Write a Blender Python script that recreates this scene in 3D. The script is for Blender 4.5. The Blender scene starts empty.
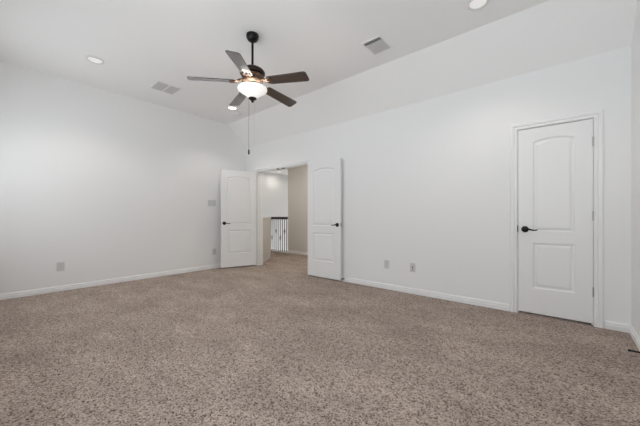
import bpy, bmesh, math
from mathutils import Vector, Matrix
PI = math.pi
R = math.radians
SC = bpy.context.scene
COL = SC.collection

# ------------------------------------------------------------------ camera
CAM_Z = 1.06
FPX = 284.4
cd = bpy.data.cameras.new('camera')
cam = bpy.data.objects.new('camera', cd)
COL.objects.link(cam)
cam.location = (0, 0, CAM_Z)
cam.rotation_euler = (R(90), 0, R(40.5))
cd.sensor_fit = 'HORIZONTAL'
cd.sensor_width = 36.0
cd.lens = 36.0 * FPX / 640.0
cd.shift_y = (216.85 - 213.0) / 640.0
cd.clip_start = 0.02
SC.camera = cam

# ------------------------------------------------------------------ exposure
SC.view_settings.view_transform = 'Standard'
SC.view_settings.look = 'None'
SC.view_settings.gamma = 1.0
SC.view_settings.use_curve_mapping = False
SC.view_settings.exposure = 0.36
SC.cycles.use_denoising = True
SC.cycles.max_bounces = 16
SC.cycles.diffuse_bounces = 10

# ------------------------------------------------------------------ overcast sky
SKY = 5.0
GROUND = 7.0
w = bpy.data.worlds.new('overcast_sky')
SC.world = w
w.use_nodes = True
nt = w.node_tree
bg = nt.nodes['Background']
tc = nt.nodes.new('ShaderNodeTexCoord')
sx = nt.nodes.new('ShaderNodeSeparateXYZ')
nt.links.new(tc.outputs['Generated'], sx.inputs[0])
mr = nt.nodes.new('ShaderNodeMapRange')
mr.inputs['From Min'].default_value = -0.08
mr.inputs['From Max'].default_value = 0.12
mr.inputs['To Min'].default_value = GROUND
mr.inputs['To Max'].default_value = SKY
nt.links.new(sx.outputs['Z'], mr.inputs['Value'])
bg.inputs['Color'].default_value = (0.88, 0.942, 1.0, 1)
nt.links.new(mr.outputs['Result'], bg.inputs['Strength'])

# room dimensions (camera stands over the origin)
XL, XR = -5.457, 0.475          # left and right wall faces
YF, YB = 3.817, -0.42           # far wall with the doors, window wall
ZC, ZE = 3.05, 2.623            # flat ceiling, foot of the sloped ceiling
YC = 3.357                      # crease between flat and slope
WT = 0.14                       # wall thickness
OX0, OX1, OZ = -5.035, -3.55, 2.035   # double door opening
CX0, CX1, CZ = -0.380, 0.226, 2.018  # closet door opening
WINS = [(-4.78, -3.68), (-2.60, -1.30), (-1.15, 0.22)]
WZ0, WZ1 = 1.1, 2.10

def portal(x0, x1):
    l = bpy.data.lights.new('window_portal', 'AREA')
    l.shape = 'RECTANGLE'
    l.size = x1 - x0
    l.size_y = WZ1 - WZ0
    l.cycles.is_portal = True
    o = bpy.data.objects.new('window_portal', l)
    COL.objects.link(o)
    o.location = ((x0 + x1) / 2, YB - WT - 0.01, (WZ0 + WZ1) / 2)
    o.rotation_euler = (R(90), 0, 0)      # -Z axis points to +Y, into the room
for a, b in WINS:
    portal(a, b)

# ------------------------------------------------------------------ materials
def mat(name, col, rough=0.5, metal=0.0, spec=0.5):
    m = bpy.data.materials.new(name)
    m.use_nodes = True
    p = m.node_tree.nodes['Principled BSDF']
    p.inputs['Base Color'].default_value = (*col, 1)
    p.inputs['Roughness'].default_value = rough
    p.inputs['Metallic'].default_value = metal
    p.inputs['Specular IOR Level'].default_value = spec
    return m

def node(m, kind, **kw):
    n = m.node_tree.nodes.new(kind)
    for k, v in kw.items():
        if k in n.inputs.keys():
            n.inputs[k].default_value = v
        else:
            setattr(n, k, v)
    return n

def link(m, a, b):
    m.node_tree.links.new(a, b)

def P(m):
    return m.node_tree.nodes['Principled BSDF']

def paint(name, col, rough=0.6, bump=0.12, scale=140.0):
    m = mat(name, col, rough, spec=0.3)
    t = node(m, 'ShaderNodeTexCoord')
    n = node(m, 'ShaderNodeTexNoise', Scale=scale, Detail=3.0)
    link(m, t.outputs['Object'], n.inputs['Vector'])
    b = node(m, 'ShaderNodeBump', Strength=bump, Distance=0.002)
    link(m, n.outputs['Fac'], b.inputs['Height'])
    link(m, b.outputs['Normal'], P(m).inputs['Normal'])
    return m

M_WALL = paint('wall_paint', (0.85, 0.85, 0.845))
M_CEIL = paint('ceiling_paint', (0.90, 0.90, 0.895), 0.8)
M_TRIM = paint('trim_paint', (0.855, 0.855, 0.85), 0.35, 0.02, 40)
M_PONY = paint('half_wall_paint', (0.66, 0.64, 0.61))
M_HALL = paint('hall_warmlit_paint', (0.72, 0.685, 0.63))  # same paint as the walls, with warm hall light put into the colour
M_BLACK = mat('oil_rubbed_bronze', (0.012, 0.011, 0.011), 0.35, 0.6)
M_IRON = mat('black_iron', (0.012, 0.011, 0.010), 0.5, 0.3)
M_RAIL = mat('dark_stained_wood', (0.018, 0.012, 0.009), 0.4)
M_NICKEL = mat('satin_nickel', (0.48, 0.47, 0.45), 0.35, 0.9)
M_PLATE = mat('plate_plastic', (0.63, 0.625, 0.61), 0.4)
M_SLOT = mat('dark_slot', (0.05, 0.05, 0.05), 0.7)
M_VENT = mat('vent_enamel', (0.86, 0.855, 0.845), 0.45)
M_SLAT = mat('grey_louvre', (0.60, 0.595, 0.585), 0.5)
M_GREY = mat('grey_duct', (0.42, 0.41, 0.40), 0.8)
M_DUCT = mat('duct_dark', (0.10, 0.10, 0.10), 0.8)
M_WHITE = mat('white_plastic', (0.78, 0.77, 0.75), 0.4)
M_VINYL = mat('window_vinyl', (0.82, 0.82, 0.82), 0.4)

def carpet():
    m = mat('beige_carpet', (0.3, 0.25, 0.2), 0.95, spec=0.05)
    t = node(m, 'ShaderNodeTexCoord')
    # single tufts, each with its own tone, gathered in loose clumps
    vo = node(m, 'ShaderNodeTexVoronoi', Scale=150.0, Randomness=1.0)
    link(m, t.outputs['Object'], vo.inputs['Vector'])
    sp = node(m, 'ShaderNodeSeparateColor')
    link(m, vo.outputs['Color'], sp.inputs[0])
    n1 = node(m, 'ShaderNodeTexNoise', Scale=30.0, Detail=5.0, Roughness=0.8)
    link(m, t.outputs['Object'], n1.inputs['Vector'])
    ma = node(m, 'ShaderNodeMath', operation='MULTIPLY_ADD')
    ma.inputs[1].default_value = 1.2
    ma.inputs[2].default_value = -0.60
    link(m, n1.outputs['Fac'], ma.inputs[0])
    ad0 = node(m, 'ShaderNodeMath', operation='ADD')
    link(m, sp.outputs[0], ad0.inputs[0])
    link(m, ma.outputs[0], ad0.inputs[1])
    r1 = node(m, 'ShaderNodeValToRGB')
    e = r1.color_ramp.elements
    e[0].position, e[0].color = 0.0, (0.075, 0.055, 0.044, 1)
    e[1].position, e[1].color = 1.0, (0.50, 0.415, 0.362, 1)
    k = e.new(0.22)
    k.color = (0.235, 0.184, 0.154, 1)
    k = e.new(0.45)
    k.color = (0.325, 0.264, 0.227, 1)
    link(m, ad0.outputs[0], r1.inputs['Fac'])
    # brushed patches left by the vacuum
    n2 = node(m, 'ShaderNodeTexNoise', Scale=2.2, Detail=4.0, Roughness=0.6)
    mp = node(m, 'ShaderNodeMapping')
    mp.inputs['Scale'].default_value = (0.8, 1.5, 1.0)
    mp.inputs['Rotation'].default_value = (0, 0, R(35))
    link(m, t.outputs['Object'], mp.inputs['Vector'])
    link(m, mp.outputs['Vector'], n2.inputs['Vector'])
    mr = node(m, 'ShaderNodeMapRange')
    mr.inputs['From Min'].default_value = 0.3
    mr.inputs['From Max'].default_value = 0.7
    mr.inputs['To Min'].default_value = 0.93
    mr.inputs['To Max'].default_value = 1.32
    link(m, n2.outputs['Fac'], mr.inputs['Value'])
    mx = node(m, 'ShaderNodeMix', data_type='RGBA', blend_type='MULTIPLY')
    mx.inputs[0].default_value = 1.0
    link(m, r1.outputs['Color'], mx.inputs[6])
    link(m, mr.outputs['Result'], mx.inputs[7])
    last = mx.outputs[2]
    # two small worn spots
    for (sx_, sy_, rx) in ((-0.457, 1.919, 0.05), (-1.734, 0.684, 0.05)):
        vm = node(m, 'ShaderNodeVectorMath', operation='DISTANCE')
        vm.inputs[1].default_value = (sx_, sy_, 0)
        ad = node(m, 'ShaderNodeMixRGB', blend_type='ADD')
        ad.inputs[0].default_value = 0.06
        nn = node(m, 'ShaderNodeTexNoise', Scale=25.0)
        link(m, t.outputs['Object'], nn.inputs['Vector'])
        link(m, t.outputs['Object'], ad.inputs[1])
        link(m, nn.outputs['Color'], ad.inputs[2])
        link(m, ad.outputs[0], vm.inputs[0])
        q = node(m, 'ShaderNodeMapRange')
        q.inputs['From Min'].default_value = rx * 0.5
        q.inputs['From Max'].default_value = rx
        q.inputs['To Min'].default_value = 0.6
        q.inputs['To Max'].default_value = 1.0
        link(m, vm.outputs['Value'], q.inputs['Value'])
        m2 = node(m, 'ShaderNodeMix', data_type='RGBA', blend_type='MULTIPLY')
        m2.inputs[0].default_value = 1.0
        link(m, last, m2.inputs[6])
        link(m, q.outputs['Result'], m2.inputs[7])
        last = m2.outputs[2]
    link(m, last, P(m).inputs['Base Color'])
    b = node(m, 'ShaderNodeBump', Strength=0.5, Distance=0.006)
    link(m, n1.outputs['Fac'], b.inputs['Height'])
    link(m, b.outputs['Normal'], P(m).inputs['Normal'])
    return m
M_CARPET = carpet()

def wood():
    m = mat('walnut_blade', (0.05, 0.025, 0.015), 0.3)
    P(m).inputs['Coat Weight'].default_value = 1.0
    P(m).inputs['Coat IOR'].default_value = 1.9
    P(m).inputs['Coat Roughness'].default_value = 0.12
    t = node(m, 'ShaderNodeTexCoord')
    mp = node(m, 'ShaderNodeMapping')
    mp.inputs['Scale'].default_value = (3, 60, 60)
    link(m, t.outputs['Object'], mp.inputs['Vector'])
    n = node(m, 'ShaderNodeTexNoise', Scale=1.0, Detail=5.0)
    link(m, mp.outputs['Vector'], n.inputs['Vector'])
    r = node(m, 'ShaderNodeValToRGB')
    e = r.color_ramp.elements
    e[0].position, e[0].color = 0.3, (0.016, 0.009, 0.006, 1)
    e[1].position, e[1].color = 0.7, (0.045, 0.026, 0.016, 1)
    link(m, n.outputs['Fac'], r.inputs['Fac'])
    link(m, r.outputs['Color'], P(m).inputs['Base Color'])
    return m
M_WOOD = wood()

def bronze():
    m = mat('brushed_bronze', (0.12, 0.08, 0.055), 0.35, 0.8)
    t = node(m, 'ShaderNodeTexCoord')
    n = node(m, 'ShaderNodeTexNoise', Scale=30.0, Detail=3.0)
    link(m, t.outputs['Object'], n.inputs['Vector'])
    r = node(m, 'ShaderNodeValToRGB')
    e = r.color_ramp.elements
    e[0].position, e[0].color = 0.35, (0.05, 0.033, 0.023, 1)
    e[1].position, e[1].color = 0.7, (0.19, 0.125, 0.085, 1)
    link(m, n.outputs['Fac'], r.inputs['Fac'])
    link(m, r.outputs['Color'], P(m).inputs['Base Color'])
    return m
M_BRONZE = bronze()
M_HOUSING = mat('dark_bronze', (0.030, 0.018, 0.012), 0.38, 0.6)

def glow(name, col, strength):
    m = mat(name, (0.8, 0.8, 0.8), 0.4)
    P(m).inputs['Emission Color'].default_value = (*col, 1)
    P(m).inputs['Emission Strength'].default_value = strength
    return m
M_BOWL = glow('lit_frosted_glass', (1.0, 0.965, 0.91), 0.42)
M_LENS = glow('lit_lens', (1.0, 0.97, 0.93), 0.25)
M_LENS_HOT = glow('bright_lens', (1.0, 0.97, 0.92), 2.0)

def pane():
    m = bpy.data.materials.new('window_glass')
    m.use_nodes = True
    n = m.node_tree
    n.nodes.remove(P(m))
    tr = node(m, 'ShaderNodeBsdfTransparent')
    gl = node(m, 'ShaderNodeBsdfGlossy')
    gl.inputs['Roughness'].default_value = 0.02
    mx = node(m, 'ShaderNodeMixShader')
    mx.inputs[0].default_value = 0.06
    link(m, tr.outputs[0], mx.inputs[1])
    link(m, gl.outputs[0], mx.inputs[2])
    link(m, mx.outputs[0], n.nodes['Material Output'].inputs['Surface'])
    return m
M_GLASS = pane()

# ------------------------------------------------------------------ helpers
def obj(name, bm, m, parent=None, smooth=False, loc=None):
    bmesh.ops.recalc_face_normals(bm, faces=bm.faces)
    me = bpy.data.meshes.new(name)
    bm.to_mesh(me)
    bm.free()
    me.materials.append(m)
    if smooth:
        for p in me.polygons:
            p.use_smooth = True
        try:
            me.set_sharp_from_angle(angle=R(38))
        except Exception:
            pass
    o = bpy.data.objects.new(name, me)
    COL.objects.link(o)
    if parent:
        o.parent = parent
    if loc:
        o.location = loc
    return o

def tag(o, label, cat, group=None, kind=None):
    o['label'] = label
    o['category'] = cat
    if group:
        o['group'] = group
    if kind:
        o['kind'] = kind
    return o

def thing(name, label, cat, loc=(0, 0, 0), rz=0.0, group=None, kind=None):
    o = bpy.data.objects.new(name, None)
    o.empty_display_size = 0.05
    COL.objects.link(o)
    o.location = loc
    o.rotation_euler = (0, 0, rz)
    return tag(o, label, cat, group, kind)

def struct(name, bm, m, label, cat):
    return tag(obj(name, bm, m), label, cat, None, 'structure')

def bx(bm, x0, x1, y0, y1, z0, z1, bev=0.0):
    r = bmesh.ops.create_cube(bm, size=1.0)
    vs = r['verts']
    for v in vs:
        v.co = Vector((x0 + (v.co.x + .5) * (x1 - x0), y0 + (v.co.y + .5) * (y1 - y0), z0 + (v.co.z + .5) * (z1 - z0)))
    if bev > 0:
        es = list({e for v in vs for e in v.link_edges})
        bmesh.ops.bevel(bm, geom=es, offset=bev, segments=2, profile=0.6, affect='EDGES')
    return bm

def box(*a, **k):
    return bx(bmesh.new(), *a, **k)

def lathe(bm, prof, seg=40, axis='Z', origin=(0, 0, 0), close=False):
    rings = []
    for (r, z) in prof:
        ring = []
        if r < 1e-6:
            ring = [bm.verts.new((0, 0, z))] * seg
        else:
            for i in range(seg):
                a = 2 * PI * i / seg
                ring.append(bm.verts.new((r * math.cos(a), r * math.sin(a), z)))
        rings.append(ring)
    pairs = list(zip(rings, rings[1:]))
    if close:
        pairs.append((rings[-1], rings[0]))
    for A, B in pairs:
        for i in range(seg):
            j = (i + 1) % seg
            f = []
            for v in (A[i], A[j], B[j], B[i]):
                if v not in f:
                    f.append(v)
            if len(f) > 2:
                try:
                    bm.faces.new(f)
                except ValueError:
                    pass
    vs = list({v for r_ in rings for v in r_})
    if axis == 'Y':
        bmesh.ops.rotate(bm, verts=vs, cent=(0, 0, 0), matrix=Matrix.Rotation(R(90), 3, 'X'))
    if axis == 'X':
        bmesh.ops.rotate(bm, verts=vs, cent=(0, 0, 0), matrix=Matrix.Rotation(R(90), 3, 'Y'))
    bmesh.ops.translate(bm, verts=vs, vec=origin)
    return bm

def tube(bm, pts, rad, seg=10):
    """round bar through pts, rad a number or one per point; ends capped"""
    pts = [Vector(p) for p in pts]
    n = len(pts)
    rad = rad if hasattr(rad, '__len__') else [rad] * n
    rings = []
    up = Vector((0.123, 0.2, 0.97)).normalized()
    for i, p in enumerate(pts):
        d = (pts[min(i + 1, n - 1)] - pts[max(i - 1, 0)]).normalized()
        a = d.cross(up)
        if a.length < 1e-3:
            a = d.cross(Vector((1, 0, 0)))
        a.normalize()
        b = d.cross(a)
        rings.append([bm.verts.new(p + rad[i] * (math.cos(2 * PI * k / seg) * a + math.sin(2 * PI * k / seg) * b)) for k in range(seg)])
    for A, B in zip(rings, rings[1:]):
        for k in range(seg):
            bm.faces.new((A[k], A[(k + 1) % seg], B[(k + 1) % seg], B[k]))
    bm.faces.new(rings[0][::-1])
    bm.faces.new(rings[-1])
    return bm

def prism(bm, poly, z0, z1):
    a = [bm.verts.new((x, y, z0)) for x, y in poly]
    b = [bm.verts.new((x, y, z1)) for x, y in poly]
    n = len(poly)
    for i in range(n):
        bm.faces.new((a[i], a[(i + 1) % n], b[(i + 1) % n], b[i]))
    bm.faces.new(a[::-1])
    bm.faces.new(b)
    return bm

def extrude_profile(bm, prof, p0, p1, inward):
    """profile (depth, z) run from p0 to p1 along a wall; inward is the unit normal into the room"""
    n = Vector((inward[0], inward[1], 0))
    A = [bm.verts.new(Vector((p0[0], p0[1], 0)) + n * d + Vector((0, 0, z))) for d, z in prof]
    B = [bm.verts.new(Vector((p1[0], p1[1], 0)) + n * d + Vector((0, 0, z))) for d, z in prof]
    k = len(prof)
    for i in range(k):
        bm.faces.new((A[i], A[(i + 1) % k], B[(i + 1) % k], B[i]))
    bm.faces.new(A[::-1])
    bm.faces.new(B)
    return bm

# ------------------------------------------------------------------ room shell
HX0, HX1, HY1, HZ = -8.9, -2.3, 8.6, 2.83     # hall and stairwell beyond the double doors
LY = 5.75                                      # landing edge and far hall wall
bm = bmesh.new()
bx(bm, XL - WT, XR + WT, YB - WT, YF + WT, -0.2, 0)
bx(bm, -7.2, HX1, YF + WT, LY + 0.06, -0.2, 0)
bmesh.ops.remove_doubles(bm, verts=bm.verts, dist=1e-5)
struct('floor', bm, M_CARPET, 'beige speckled carpet running through the bedroom and out to the landing', 'carpet floor')

struct('wall_left', box(XL - WT, XL, YB - WT, YF + WT, 0, 3.2), M_WALL, 'plain white left wall with the switch plate', 'wall')
struct('wall_right', box(XR, XR + WT, YB - WT, YF + WT + 0.8, 0, 3.2), M_WALL, 'white side wall at the right edge of the picture', 'wall')

bm = bmesh.new()
bx(bm, XL, OX0 - 0.02, YF, YF + WT, 0, 3.2)
bx(bm, OX0 - 0.02, OX1 + 0.02, YF, YF + WT, OZ + 0.02, 3.2)
bx(bm, OX1 + 0.02, CX0 - 0.02, YF, YF + WT, 0, 3.2)
bx(bm, CX0 - 0.02, CX1 + 0.02, YF, YF + WT, CZ + 0.02, 3.2)
bx(bm, CX1 + 0.02, XR, YF, YF + WT, 0, 3.2)
struct('wall_front', bm, M_WALL, 'white far wall with the double doors and the closet door', 'wall')

bm = bmesh.new()
xs = [XL] + [v for w_ in WINS for v in w_] + [XR]
for i in range(0, len(xs), 2):
    bx(bm, xs[i], xs[i + 1], YB - WT, YB, 0, 3.2)
for a, b in WINS:
    bx(bm, a, b, YB - WT, YB, 0, WZ0)
    bx(bm, a, b, YB - WT, YB, WZ1, 3.2)
struct('wall_back', bm, M_WALL, 'white window wall behind the viewer', 'wall')

bm = bmesh.new()
sec = [(YB, ZC), (YC, ZC), (YF, ZE), (YF, 3.2), (YB, 3.2)]
A = [bm.verts.new((XL, y, z)) for y, z in sec]
B = [bm.verts.new((XR, y, z)) for y, z in sec]
for i in range(5):
    bm.faces.new((A[i], A[(i + 1) % 5], B[(i + 1) % 5], B[i]))
bm.faces.new(A[::-1])
bm.faces.new(B)
struct('ceiling', bm, M_CEIL, 'white ceiling sloping down along the far wall', 'ceiling')

# unseen windows, assumed behind the viewer and sized for the daylight on the walls
for i, (a, b) in enumerate(WINS):
    wn = thing('window_%d' % (i + 1), 'unseen white vinyl window, assumed for its daylight, number %s from the left wall' % ('one', 'two', 'three')[i], 'window', ((a + b) / 2, YB - 0.08, WZ0), 0, None, 'structure')
    hw = (b - a) / 2
    hh = WZ1 - WZ0
    bm = bmesh.new()
    for x0, x1, z0, z1 in ((-hw, -hw + .045, 0, hh), (hw - .045, hw, 0, hh), (-hw + .045, hw - .045, 0, .045),
                           (-hw + .045, hw - .045, hh - .045, hh), (-hw + .045, hw - .045, hh / 2 - .02, hh / 2 + .02)):
        bx(bm, x0, x1, -.03, .03, z0, z1)
    obj('window_frame', bm, M_VINYL, wn)
    obj('window_pane', box(-hw + .04, hw - .04, -.004, .004, .04, hh - .04), M_GLASS, wn)
    obj('window_sill', box(-hw - .04, hw + .04, .0805, .12, -.025, 0, bev=.004), M_TRIM, wn)

# baseboards
BB = [(0, 0), (.015, 0), (.015, .042), (.009, .047), (.009, .053), (.012, .058), (.010, .066), (.004, .074), (0, .078)]
def base(name, p0, p1, inward, label):
    struct(name, extrude_profile(bmesh.new(), BB, p0, p1, inward), M_TRIM, label, 'baseboard')
base('baseboard_left', (XL, YB), (XL, YF), (1, 0), 'white baseboard along the left wall')
base('baseboard_front', (OX1 + .085, YF), (CX0 - .078, YF), (0, -1), 'white baseboard between the double doors and the closet door')
base('baseboard_front', (CX1 + .078, YF), (XR - .015, YF), (0, -1), 'short white baseboard right of the closet door')
base('baseboard_front', (XL + .015, YF), (OX0 - .078, YF), (0, -1), 'stub of white baseboard in the corner behind the left leaf')
base('baseboard_right', (XR, YB), (XR, YF), (-1, 0), 'white baseboard along the right side wall')

# door casings with their jambs
CAS = [(0.004, 0), (0.004, .008), (.009, .011), (.022, .011), (.025, .007), (.031, .007), (.036, .016), (.058, .019), (.068, .012), (.070, 0)]
def casing(name, x0, x1, zt, label, stop_y):
    bm = bmesh.new()
    rows = []
    for u, d in CAS:
        y = YF - d
        rows.append([bm.verts.new(c) for c in ((x0 - u, y, 0), (x0 - u, y, zt + u), (x1 + u, y, zt + u), (x1 + u, y, 0))])
    k = len(CAS)
    for i in range(k):
        for s in range(3):
            bm.faces.new((rows[i][s], rows[i][s + 1], rows[(i + 1) % k][s + 1], rows[(i + 1) % k][s]))
    bm.faces.new([r[0] for r in rows])
    bm.faces.new([r[3] for r in rows][::-1])
    o = struct(name, bm, M_TRIM, label, 'door frame')
    j = bmesh.new()
    bx(j, x0 - .02, x0, YF, YF + WT, 0, zt + .02)
    bx(j, x1, x1 + .02, YF, YF + WT, 0, zt + .02)
    bx(j, x0, x1, YF, YF + WT, zt, zt + .02)
    bx(j, x0, x0 + .011, stop_y, stop_y + .035, 0, zt)
    bx(j, x1 - .011, x1, stop_y, stop_y + .035, 0, zt)
    bx(j, x0 + .011, x1 - .011, stop_y, stop_y + .035, zt - .011, zt)
    obj('door_jamb', j, M_TRIM, o)
    return o
casing('trim_1', CX0, CX1, CZ, 'white moulded casing around the single closet door', YF + .04)
t1_ = COL.objects['trim_1']
obj('strike_plate', box(CX0 - .004, CX0 + .0026, YF - .012, YF + .020, .895, .965, bev=.001), M_BLACK, t1_)['label'] = 'dark strike plate at the latch'
t2 = casing('trim_2', OX0, OX1, OZ, 'white casing around the open double doorway', YF + .04)
for px in (-4.405, -4.245):
    obj('strike_plate', box(px - .026, px + .026, YF + .004, YF + .034, OZ - .012, OZ + .002, bev=.001), M_BLACK, t2)['label'] = 'dark catch plate under the door head'

# ------------------------------------------------------------------ two panel doors
LT = 0.035
def ring(x0, x1, z0, z1, rise, y, n=14):
    pts = [(x0, z0), (x1, z0)]
    for i in range(n + 1):
        t = i / n
        x = x1 + (x0 - x1) * t
        pts.append((x, z1 + rise * (1 - (2 * t - 1) ** 2)))
    return [(x, y, z) for x, z in pts]

PROF = [(0, 0), (.003, .007), (.012, .0115), (.020, .0115), (.038, .003), (.046, .002)]
def leaf_bm(W, H):
    bm = bmesh.new()
    st = .133
    x0, x1 = st, W - st
    zs = [0, .27, .757, .877, 1.836, H]
    rise = .036
    for side in (0, 1):
        y = 0 if side == 0 else -LT
        sg = -1 if side == 0 else 1
        def q(pts):
            bm.faces.new([bm.verts.new(p) for p in pts])
        q([(0, y, 0), (x0, y, 0), (x0, y, H), (0, y, H)])
        q([(x1, y, 0), (W, y, 0), (W, y, H), (x1, y, H)])
        q([(x0, y, 0), (x1, y, 0), (x1, y, zs[1]), (x0, y, zs[1])])
        q([(x0, y, zs[2]), (x1, y, zs[2]), (x1, y, zs[3]), (x0, y, zs[3])])
        top = ring(x0, x1, zs[3], zs[4], rise, y)[2:]
        for a, b in zip(top, top[1:]):
            q([a, b, (b[0], y, H), (a[0], y, H)])
        for z0, z1, rs in ((zs[1], zs[2], 0), (zs[3], zs[4], rise)):
            loops = []
            for d, dep in PROF:
                loops.append([bm.verts.new(p) for p in ring(x0 + d, x1 - d, z0 + d, z1 - d, rs, y + sg * dep)])
            for A, B in zip(loops, loops[1:]):
                k = len(A)
                for i in range(k):
                    bm.faces.new((A[i], A[(i + 1) % k], B[(i + 1) % k], B[i]))
            bm.faces.new(loops[-1])
    for a, b in (((0, 0), (W, 0)), ((W, 0), (W, H)), ((W, H), (0, H)), ((0, H), (0, 0))):
        bm.faces.new([bm.verts.new(p) for p in ((a[0], 0, a[1]), (b[0], 0, b[1]), (b[0], -LT, b[1]), (a[0], -LT, a[1]))])
    bmesh.ops.remove_doubles(bm, verts=bm.verts, dist=1e-5)
    return bm

def handle_bm(W, side, reach=.042):
    """round rosette with a wavy lever pointing back to the hinges; side +1 on the y = 0 face, -1 on the other"""
    bm = bmesh.new()
    y0 = 0 if side > 0 else -LT
    cx = W - .062
    prof = [(0, 0), (.033, 0), (.034, .004), (.030, .009), (.016, .012), (.012, .018), (.011, reach - .002), (0, reach)]
    lathe(bm, [(r, -z * side) for r, z in prof], 28, 'Y', (cx, y0, .90))
    ya = y0 + side * reach
    pts = []
    rad = []
    for i in range(15):
        t = i / 14
        pts.append((cx + .008 - t * .118, ya + side * .002 * math.sin(t * PI), .90 + .006 * math.sin(t * 2 * PI) - .002))
        rad.append(.0105 - .0045 * t)
    tube(bm, pts, rad, 10)
    return bm

def make_door(name, label, W, H, hinge, ang, z0, flip=1, hinge_side=-1, back=.042):
    d = thing(name, label, 'door', (hinge[0], hinge[1], z0), ang, None, 'structure')
    bm = leaf_bm(W, H)
    hs = [handle_bm(W, 1), handle_bm(W, -1, back)]
    lp = box(W - .0005, W + .0010, -LT + .009, -.009, .872, .928)
    hg = []
    for hz in (.33 - z0, 1.07 - z0, 1.79 - z0):
        h_ = bmesh.new()
        yk = .006 if hinge_side > 0 else -LT - .006
        lathe(h_, [(0, -.046), (.0065, -.046), (.0065, .046), (0, .046)], 12, 'Z', (-.002, yk, hz))
        bx(h_, -.004, -.0005, min(yk, -LT / 2), max(yk, -LT / 2), hz - .044, hz + .044)
        hg.append(h_)
    if flip < 0:
        for b in [bm] + hs + [lp] + hg:
            for v in b.verts:
                v.co.x = -v.co.x
    lf = obj('door_leaf', bm, M_TRIM, d)
    for b in hs:
        obj('door_handle', b, M_BLACK, d, smooth=True)['label'] = 'black lever handle'
    obj('latch_plate', lp, M_BLACK, d)
    for b in hg:
        obj('hinge', b, M_NICKEL, d, smooth=True)['label'] = 'satin nickel hinge'
    return d

# closet door, hinged on the right, closed: its y = -LT face looks into the room
W1 = CX1 - CX0 - .006
make_door('door_1', 'closed white two panel door at the right with black lever handle', W1, 1.988, (CX1 - .003, YF + .004 + LT), 0, .025, flip=-1, hinge_side=-1)
# left leaf of the double doors swung round towards the left wall
LW = (OX1 - OX0) / 2 - .004
LANG = -107.5
make_door('door_2', 'open white door leaf at the left, swung towards the switch wall', LW, 1.992, (OX0 + .012, YF - .045), R(LANG), .030, flip=1, hinge_side=-1)
# right leaf folded back almost flat on the far wall
RANG = 0.0
make_door('door_3', 'open white door leaf folded back against the far wall', LW, 1.990, (OX1 + .055, YF - .032), R(-1.0), .028, flip=1, hinge_side=1, back=.026)

# ------------------------------------------------------------------ landing and stairwell beyond the double doors
bm = bmesh.new()
bx(bm, -6.15, HX1, LY, LY + .12, -.2, HZ)
bx(bm, -6.15, -6.03, LY + .12, HY1, -2.9, HZ)
struct('wall_landing', bm, M_HALL, 'wall tinted beige for warm hall light, beyond the double doorway, right of the railing', 'wall')
struct('wall_stairwell', box(HX0 - WT, HX0, YF, HY1, -2.9, HZ), M_WALL, 'white far wall of the stairwell seen above the railing', 'wall')
bm = bmesh.new()
bx(bm, HX0, -6.15, HY1, HY1 + WT, -2.9, HZ)
bx(bm, HX0, XL - WT, YF, YF + WT, -2.9, HZ)
bx(bm, HX1, HX1 + WT, YF + WT, LY + .12, -.2, HZ)
struct('wall_hall', bm, M_WALL, 'white side walls of the landing, out of sight', 'wall')
struct('floor_stairwell', box(HX0, -6.03, YF + WT, HY1, -2.9, -2.8), M_CARPET, 'carpet at the foot of the stairwell', 'floor')
struct('ceiling_hall', box(HX0, HX1, YF + WT, HY1, HZ, HZ + .1), M_CEIL, 'white ceiling over the landing and stairs', 'ceiling')
# half wall capped at railing height
p0, p1, p2 = Vector((-5.12, YF + WT)), Vector((-5.70, 4.72)), Vector((-6.95, 5.77))
bm = prism(bmesh.new(), [p0, p1, p2, p2 + Vector((-.12, -.05)), p1 + Vector((-.12, -.05)), (-5.35, YF + WT)], -.19, 1.03)
hw_ = struct('wall_half', bm, M_PONY, 'beige half wall at the left of the landing, level with the handrail', 'half wall')
bm = prism(bmesh.new(), [p0 + Vector((.01, 0)), p1 + Vector((.015, .005)), p2 + Vector((.01, .01)), p2 + Vector((-.13, -.06)), p1 + Vector((-.13, -.06)), (-5.37, YF + WT)], 1.0305, 1.055)
obj('wall_cap', bm, M_TRIM, hw_)
bm = bmesh.new()
extrude_profile(bm, BB, (-6.15, LY), (HX1, LY), (0, -1))
struct('baseboard_hall', bm, M_TRIM, 'white baseboard under the beige landing wall', 'baseboard')

rl = thing('stair_railing', 'dark railing with thin black balusters on the landing beyond the doorway', 'railing', (-6.90, LY, 0))
obj('handrail', box(-.02, .748, -.035, .035, .985, 1.06, bev=.012), M_RAIL, rl)
obj('shoe_rail', box(-.02, .748, -.03, .03, 0, .03, bev=.004), M_TRIM, rl)['label'] = 'white shoe rail under the balusters'
def baluster(basket):
    bm = bmesh.new()
    bx(bm, -.0065, .0065, -.0065, .0065, .03, .985)
    bx(bm, -.014, .014, -.014, .014, .0305, .052)
    return bm
def basket_bm(z):
    bm = bmesh.new()
    for k in range(4):
        pts = []
        for i in range(13):
            t = i / 12
            a = k * PI / 2 + t * 2.6
            rr = .004 + .020 * math.sin(t * PI)
            pts.append((rr * math.cos(a), rr * math.sin(a), z + (t - .5) * .15))
        tube(bm, pts, .0035, 6)
    return bm
for i in range(8):
    b = obj('baluster', baluster(False), M_IRON, rl, loc=(.03 + i * .095, 0, 0))
    if i % 2 == 0:
        obj('basket', basket_bm(.62 if i % 4 else .42), M_IRON, b, smooth=True)

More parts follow.
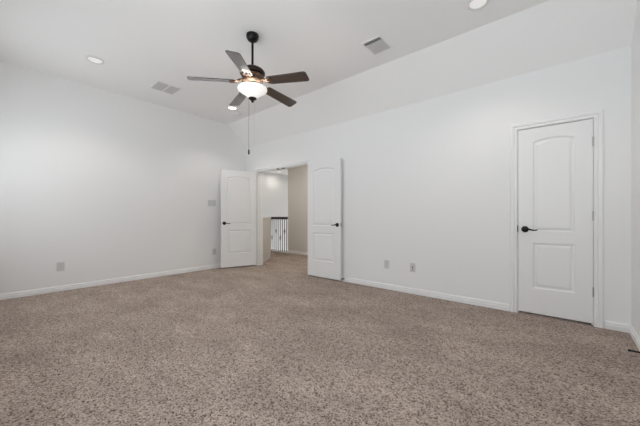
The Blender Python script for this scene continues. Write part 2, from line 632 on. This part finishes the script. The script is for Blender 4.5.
# ------------------------------------------------------------------ ceiling fan
FX, FY = -2.583, 1.887
fan = thing('ceiling_fan', 'five blade dark wood ceiling fan with lit white glass bowl', 'ceiling fan', (FX, FY, 0))
obj('canopy', lathe(bmesh.new(), [(0, ZC), (.066, ZC), (.068, ZC - .006), (.067, ZC - .022), (.062, ZC - .042), (.051, ZC - .060), (.036, ZC - .070), (.020, ZC - .077), (.016, ZC - .081), (0, ZC - .081)], 40), M_BLACK, fan, smooth=True)
obj('downrod', lathe(bmesh.new(), [(0, ZC - .078), (.0125, ZC - .078), (.0125, 2.68), (0, 2.68)], 20), M_BLACK, fan, smooth=True)
obj('motor_housing', lathe(bmesh.new(), [(0, 2.705), (.020, 2.705), (.024, 2.690), (.06, 2.685), (.100, 2.674), (.126, 2.656), (.136, 2.637), (.136, 2.624), (.128, 2.612), (.10, 2.606), (0, 2.606)], 48), M_HOUSING, fan, smooth=True)
obj('blade_hub', lathe(bmesh.new(), [(0, 2.6055), (.112, 2.6055), (.120, 2.598), (.116, 2.586), (.106, 2.580), (.110, 2.560), (.112, 2.535), (.100, 2.524), (.07, 2.518), (0, 2.518)], 48), M_BRONZE, fan, smooth=True)['label'] = 'bronze hub ring'
obj('light_fitter', lathe(bmesh.new(), [(0, 2.5175), (.055, 2.5175), (.060, 2.505), (.05, 2.485), (.04, 2.478), (0, 2.476)], 40), M_BRONZE, fan, smooth=True)
BR = [(.155, 2.466), (.159, 2.458), (.156, 2.447), (.141, 2.432), (.118, 2.417), (.097, 2.404), (.079, 2.390), (.063, 2.376), (.052, 2.366), (.040, 2.3615), (0, 2.3605)]
outer = BR
inner = [(max(r - .004, 0), z + .0035) for r, z in BR][::-1]
obj('light_bowl', lathe(bmesh.new(), outer + inner, 56), M_BOWL, fan, smooth=True)['label'] = 'glowing white glass bowl'
obj('finial', lathe(bmesh.new(), [(0, 2.360), (.042, 2.360), (.045, 2.355), (.038, 2.345), (.022, 2.335), (.012, 2.328), (.014, 2.320), (.009, 2.310), (0, 2.307)], 28), M_HOUSING, fan, smooth=True)

def blade_bm():
    pts = []
    r0, r1 = .205, .655
    w0, w1 = .058, .070
    n = 8
    lo, hi = [], []
    for i in range(n + 1):
        t = i / n
        lo.append((r0 + (r1 - .03 - r0) * t, -(w0 + (w1 - w0) * t)))
    for a in range(1, 6):
        lo.append((r1 - .03 + .03 * math.sin(a * PI / 12), -w1 + .03 * (1 - math.cos(a * PI / 12))))
    tip = [(r1, -.02), (r1, .02)]
    up = [(x, -y) for x, y in lo[::-1]]
    root = [(r0 - .014, .040), (r0 - .014, -.040)]
    poly = lo + tip + up + root
    bm = prism(bmesh.new(), poly, -.0035, .0035)
    return bm
def bracket_bm():
    bm = bmesh.new()
    # arm from the hub, dropping to the blade, spreading into three prongs
    tube(bm, [(.095, 0, .022), (.125, 0, .020), (.155, 0, .008), (.185, 0, -.006), (.215, 0, -.008)], [.013, .012, .011, .010, .009], 8)
    for s in (-1, 1):
        tube(bm, [(.150, 0, .012), (.170, s * .020, .000), (.195, s * .034, -.007), (.235, s * .036, -.008)], [.008, .008, .007, .006], 8)
        lathe(bm, [(0, -.012), (.008, -.012), (.010, -.008), (.010, -.004), (0, -.004)], 12, 'Z', (.235, s * .036, 0))
    lathe(bm, [(0, -.014), (.012, -.013), (.014, -.008), (.013, -.004), (0, -.004)], 12, 'Z', (.222, 0, 0))
    return bm
bl0 = br0 = None
PITCH = -13.0
for k in range(5):
    a = R(20.5 + 72 * k)
    if bl0 is None:
        bl0 = b = obj('fan_blade', blade_bm(), M_WOOD, fan)
        br0 = c = obj('blade_bracket', bracket_bm(), M_BRONZE, b, smooth=True)
        c['label'] = 'bronze blade bracket'
    else:
        b = bl0.copy(); COL.objects.link(b); b.parent = fan
        c = br0.copy(); COL.objects.link(c); c.parent = b
    b.location = (0, 0, 2.535)
    b.rotation_euler = (Matrix.Rotation(a, 3, 'Z') @ Matrix.Rotation(R(4.0), 3, 'Y') @ Matrix.Rotation(R(PITCH), 3, 'X')).to_euler()

def chain_bm(x, y, z0, z1, r):
    bm = bmesh.new()
    tube(bm, [(x, y, z0), (x, y, z1)], r * .6, 6)
    n = int((z0 - z1) / .012)
    for i in range(n):
        lathe(bm, [(0, r), (r, 0), (0, -r)], 6, 'Z', (x, y, z0 - (i + .5) * .012))
    return bm
M_CHAIN = mat('chain_metal', (0.16, 0.15, 0.14), 0.4, 0.5)
rx, ry = math.cos(R(40.5)), math.sin(R(40.5))
c1 = (-.040 * rx, -.040 * ry)
c2 = (.022 * rx, .022 * ry)
ch = obj('pull_chain', chain_bm(c1[0], c1[1], 2.470, 1.80, .0028), M_CHAIN, fan)
obj('pull_fob', lathe(bmesh.new(), [(0, 1.80), (.005, 1.797), (.008, 1.785), (.009, 1.765), (.008, 1.745), (0, 1.742)], 14, 'Z', (c1[0], c1[1], 0)), M_BLACK, ch, smooth=True)
M_CHAIN2 = mat('pale_chain_metal', (0.55, 0.54, 0.52), 0.4, 0.3)
ch = obj('pull_chain', chain_bm(c2[0], c2[1], 2.470, 1.86, .0016), M_CHAIN2, fan)

fl = bpy.data.lights.new('fan_bulb', 'POINT')
fl.energy = 3.2
fl.color = (1.0, 0.89, 0.76)
fl.shadow_soft_size = 0.04
fo = bpy.data.objects.new('fan_bulb', fl)
COL.objects.link(fo)
fo.location = (FX, FY, 2.432)

# ------------------------------------------------------------------ recessed ceiling lights
def can(x, y, z, label, lens, group='recessed lights in the bedroom ceiling', spread=120):
    t = thing('recessed_light', label, 'ceiling light', (x, y, z), 0, group)
    obj('trim_ring', lathe(bmesh.new(), [(.070, -.0005), (.094, -.0005), (.095, -.005), (.088, -.011), (.076, -.012), (.070, -.006)], 40, close=True), M_WHITE, t, smooth=True)
    obj('lens', lathe(bmesh.new(), [(0, -.0005), (.0695, -.0005), (.0695, -.004), (.05, -.006), (0, -.007)], 36), lens, t, smooth=True)['label'] = 'glowing lens'
    l = bpy.data.lights.new('can_lamp', 'SPOT')
    l.energy = CAN_W
    l.color = (1.0, 0.93, 0.84)
    l.spot_size = R(spread)
    l.spot_blend = 0.6
    l.shadow_soft_size = .06
    o = bpy.data.objects.new('can_lamp', l)
    COL.objects.link(o)
    o.location = (x, y, z - .03)
    return t
CAN_W = 14.0
can(-4.51, .89, ZC, 'round recessed light at the upper left, near the left wall', M_LENS)
can(-.60, 2.96, ZC, 'round recessed light cut by the top edge of the picture', M_LENS)
can(-4.585, 2.905, ZC, 'small bright recessed light just below the fan blade', M_LENS_HOT)
CAN_W = 9.0
can(-8.45, 7.42, HZ, 'bright ceiling light glimpsed at the top of the open doorway', M_LENS_HOT, 'lights over the landing', 172)
CAN_W = 50.0
can(-4.3, 4.9, HZ, 'unseen recessed light added to brighten the landing, hidden above the doorway', M_LENS, 'lights over the landing', 172)  # added lamp, out of view, to brighten the landing

# ------------------------------------------------------------------ smoke detector and air vents
sd = thing('smoke_detector', 'round white smoke detector on the ceiling beside the small bright light', 'smoke detector', (-4.77, 3.14, ZC))
obj('housing', lathe(bmesh.new(), [(0, -.0005), (.068, -.0005), (.068, -.010), (.060, -.012), (.060, -.030), (.052, -.038), (0, -.040)], 36), M_WHITE, sd, smooth=True)
obj('sensor_cap', lathe(bmesh.new(), [(0, -.0405), (.024, -.0405), (.022, -.048), (0, -.050)], 24), M_WHITE, sd, smooth=True)

def vent(x0, x1, y0, y1, label, tilts, ny, divider=False, fr=.022, cover=.43, duct=None, slat=None):
    t = thing('ceiling_vent', label, 'air vent', ((x0 + x1) / 2, (y0 + y1) / 2, ZC))
    hx, hy = (x1 - x0) / 2, (y1 - y0) / 2
    bm = bmesh.new()
    for a in ((-hx, hx, -hy, -hy + fr), (-hx, hx, hy - fr, hy), (-hx, -hx + fr, -hy + fr, hy - fr), (hx - fr, hx, -hy + fr, hy - fr)):
        bx(bm, *a, -.010, -.0005, bev=.002)
    if divider:
        bx(bm, -hx + fr, hx - fr, -.012, .012, -.012, -.001)
    obj('vent_frame', bm, M_VENT, t)
    obj('duct_mouth', box(-hx + fr, hx - fr, -hy + fr, hy - fr, -.0015, -.0005), duct or M_DUCT, t)
    span = 2 * (hy - fr)
    for i in range(ny):
        yc = -hy + fr + span * (i + .5) / ny
        if divider and abs(yc) < .012:
            continue
        a = R(tilts[i] if hasattr(tilts, '__len__') else tilts)
        d = span / ny * cover
        bm = box(-hx + fr, hx - fr, -d, d, -.0006, .0006)
        bmesh.ops.rotate(bm, verts=bm.verts, cent=(0, 0, 0), matrix=Matrix.Rotation(a, 3, 'X'))
        bmesh.ops.translate(bm, verts=bm.verts, vec=(0, yc, -.0125 if False else -.010))
        obj('slat', bm, slat or M_VENT, t)
    return t
vent(-1.765, -1.515, 2.785, 3.085, 'white ceiling register with one dark open slot, right of the fan', [55, 55, -28, -28, -28, -28, -28, -28, -28, -28], 10, slat=M_SLAT)
vent(-4.83, -4.48, 1.61, 1.97, 'grey ceiling vent with two louvre banks, left of the fan', [-20] * 6 + [-20] * 6, 12, True, .024, .36, M_GREY, M_SLAT)

# ------------------------------------------------------------------ wall plates
def plate(name, label, cat, loc, rz, w, h, kind, group=None):
    """plate lies in local XZ with its face to local -Y"""
    t = thing(name, label, cat, loc, rz, group)
    obj('cover_plate', box(-w / 2, w / 2, -.006, -.0003, -h / 2, h / 2, bev=.002), M_PLATE, t)
    if kind == 'duplex':
        for s in (-1, 1):
            bm = prism(bmesh.new(), [(.017 * math.cos(q) , .014 * math.sin(q)) for q in [2 * PI * i / 20 for i in range(20)]], 0, .002)
            bmesh.ops.rotate(bm, verts=bm.verts, cent=(0, 0, 0), matrix=Matrix.Rotation(R(90), 3, 'X'))
            bmesh.ops.translate(bm, verts=bm.verts, vec=(0, -.0062, s * .020))
            rc = obj('receptacle', bm, M_PLATE, t)
            bm = bmesh.new()
            for q in (-.0065, .0065):
                bx(bm, q - .0014, q + .0014, -.0090, -.0083, s * .020 - .004, s * .020 + .005)
            obj('slot', bm, M_SLOT, rc)
    elif kind == 'switch':
        for i in (-1, 0, 1):
            obj('rocker', box(i * .046 - .016, i * .046 + .016, -.0105, -.0063, -.033, .033, bev=.002), M_PLATE, t)
    elif kind == 'jack':
        obj('coax_jack', lathe(bmesh.new(), [(0, .0063), (.009, .0063), (.009, .011), (.006, .011), (.006, .020), (0, .020)], 16, 'Y', (0, 0, .006)), M_SLOT, t, smooth=True)
        obj('phone_jack', box(-.006, .006, -.009, -.0062, -.036, -.024), M_SLOT, t)
    return t
plate('wall_outlet', 'square outlet plate low on the left part of the left wall', 'outlet', (XL, .683, .350), R(90), .082, .125, 'duplex', 'wall plates')
plate('wall_outlet', 'outlet plate low on the left wall beside the left door leaf', 'outlet', (XL, 3.037, .345), R(90), .076, .125, 'duplex', 'wall plates')
plate('wall_outlet', 'pale outlet plate on the far wall, nearer the open door leaf', 'outlet', (-1.968, YF, .363), 0, .075, .122, 'duplex', 'wall plates')
plate('cable_jack', 'wall plate with a dark cable jack, right of the pale outlet', 'wall jack', (-1.575, YF, .360), 0, .075, .122, 'jack', 'wall plates')
plate('light_switch', 'three rocker switch plate on the left wall beside the left door leaf', 'switch', (XL, 2.985, 1.34), R(90), .168, .122, 'switch', 'wall plates')

# ------------------------------------------------------------------ baseboard door stops
def door_stop(loc, rz, L, label):
    t = thing('door_stop', label, 'door stop', loc, rz, 'black baseboard door stops')
    obj('mount', lathe(bmesh.new(), [(0, 0), (.011, 0), (.011, .006), (.007, .012), (0, .012)], 16, 'X'), M_BLACK, t, smooth=True)
    bm = bmesh.new()
    n = 90
    tube(bm, [(.012 + (L - .024) * i / n, .006 * math.cos(i * .9), .006 * math.sin(i * .9)) for i in range(n + 1)], .0022, 6)
    tube(bm, [(.010, 0, 0), (L - .010, 0, 0)], .0035, 8)
    obj('spring', bm, M_BLACK, t, smooth=True)
    obj('bumper', lathe(bmesh.new(), [(0, L - .014), (.008, L - .014), (.0095, L - .008), (.0085, L), (0, L + .001)], 16, 'X'), M_BLACK, t, smooth=True)
door_stop((XR - .015, 3.18, .042), R(180), .082, 'black spring door stop on the right baseboard')
door_stop((-2.735, YF - .015, .045), R(-90), .060, 'small black door stop behind the bottom corner of the folded back leaf')

# closet shell behind the closed door
bm = bmesh.new()
bx(bm, CX0 - .7, CX0 - .6, YF + WT, YF + .9, -.2, 2.6)
bx(bm, CX0 - .7, XR + WT, YF + .9, YF + 1.0, -.2, 2.6)
bx(bm, CX0 - .7, XR, YF + WT, YF + .9, 2.5, 2.6)
bx(bm, CX0 - .6, XR, YF + WT, YF + .9, -.2, -.1)
struct('wall_closet', bm, M_WALL, 'closet walls behind the closed door', 'wall')
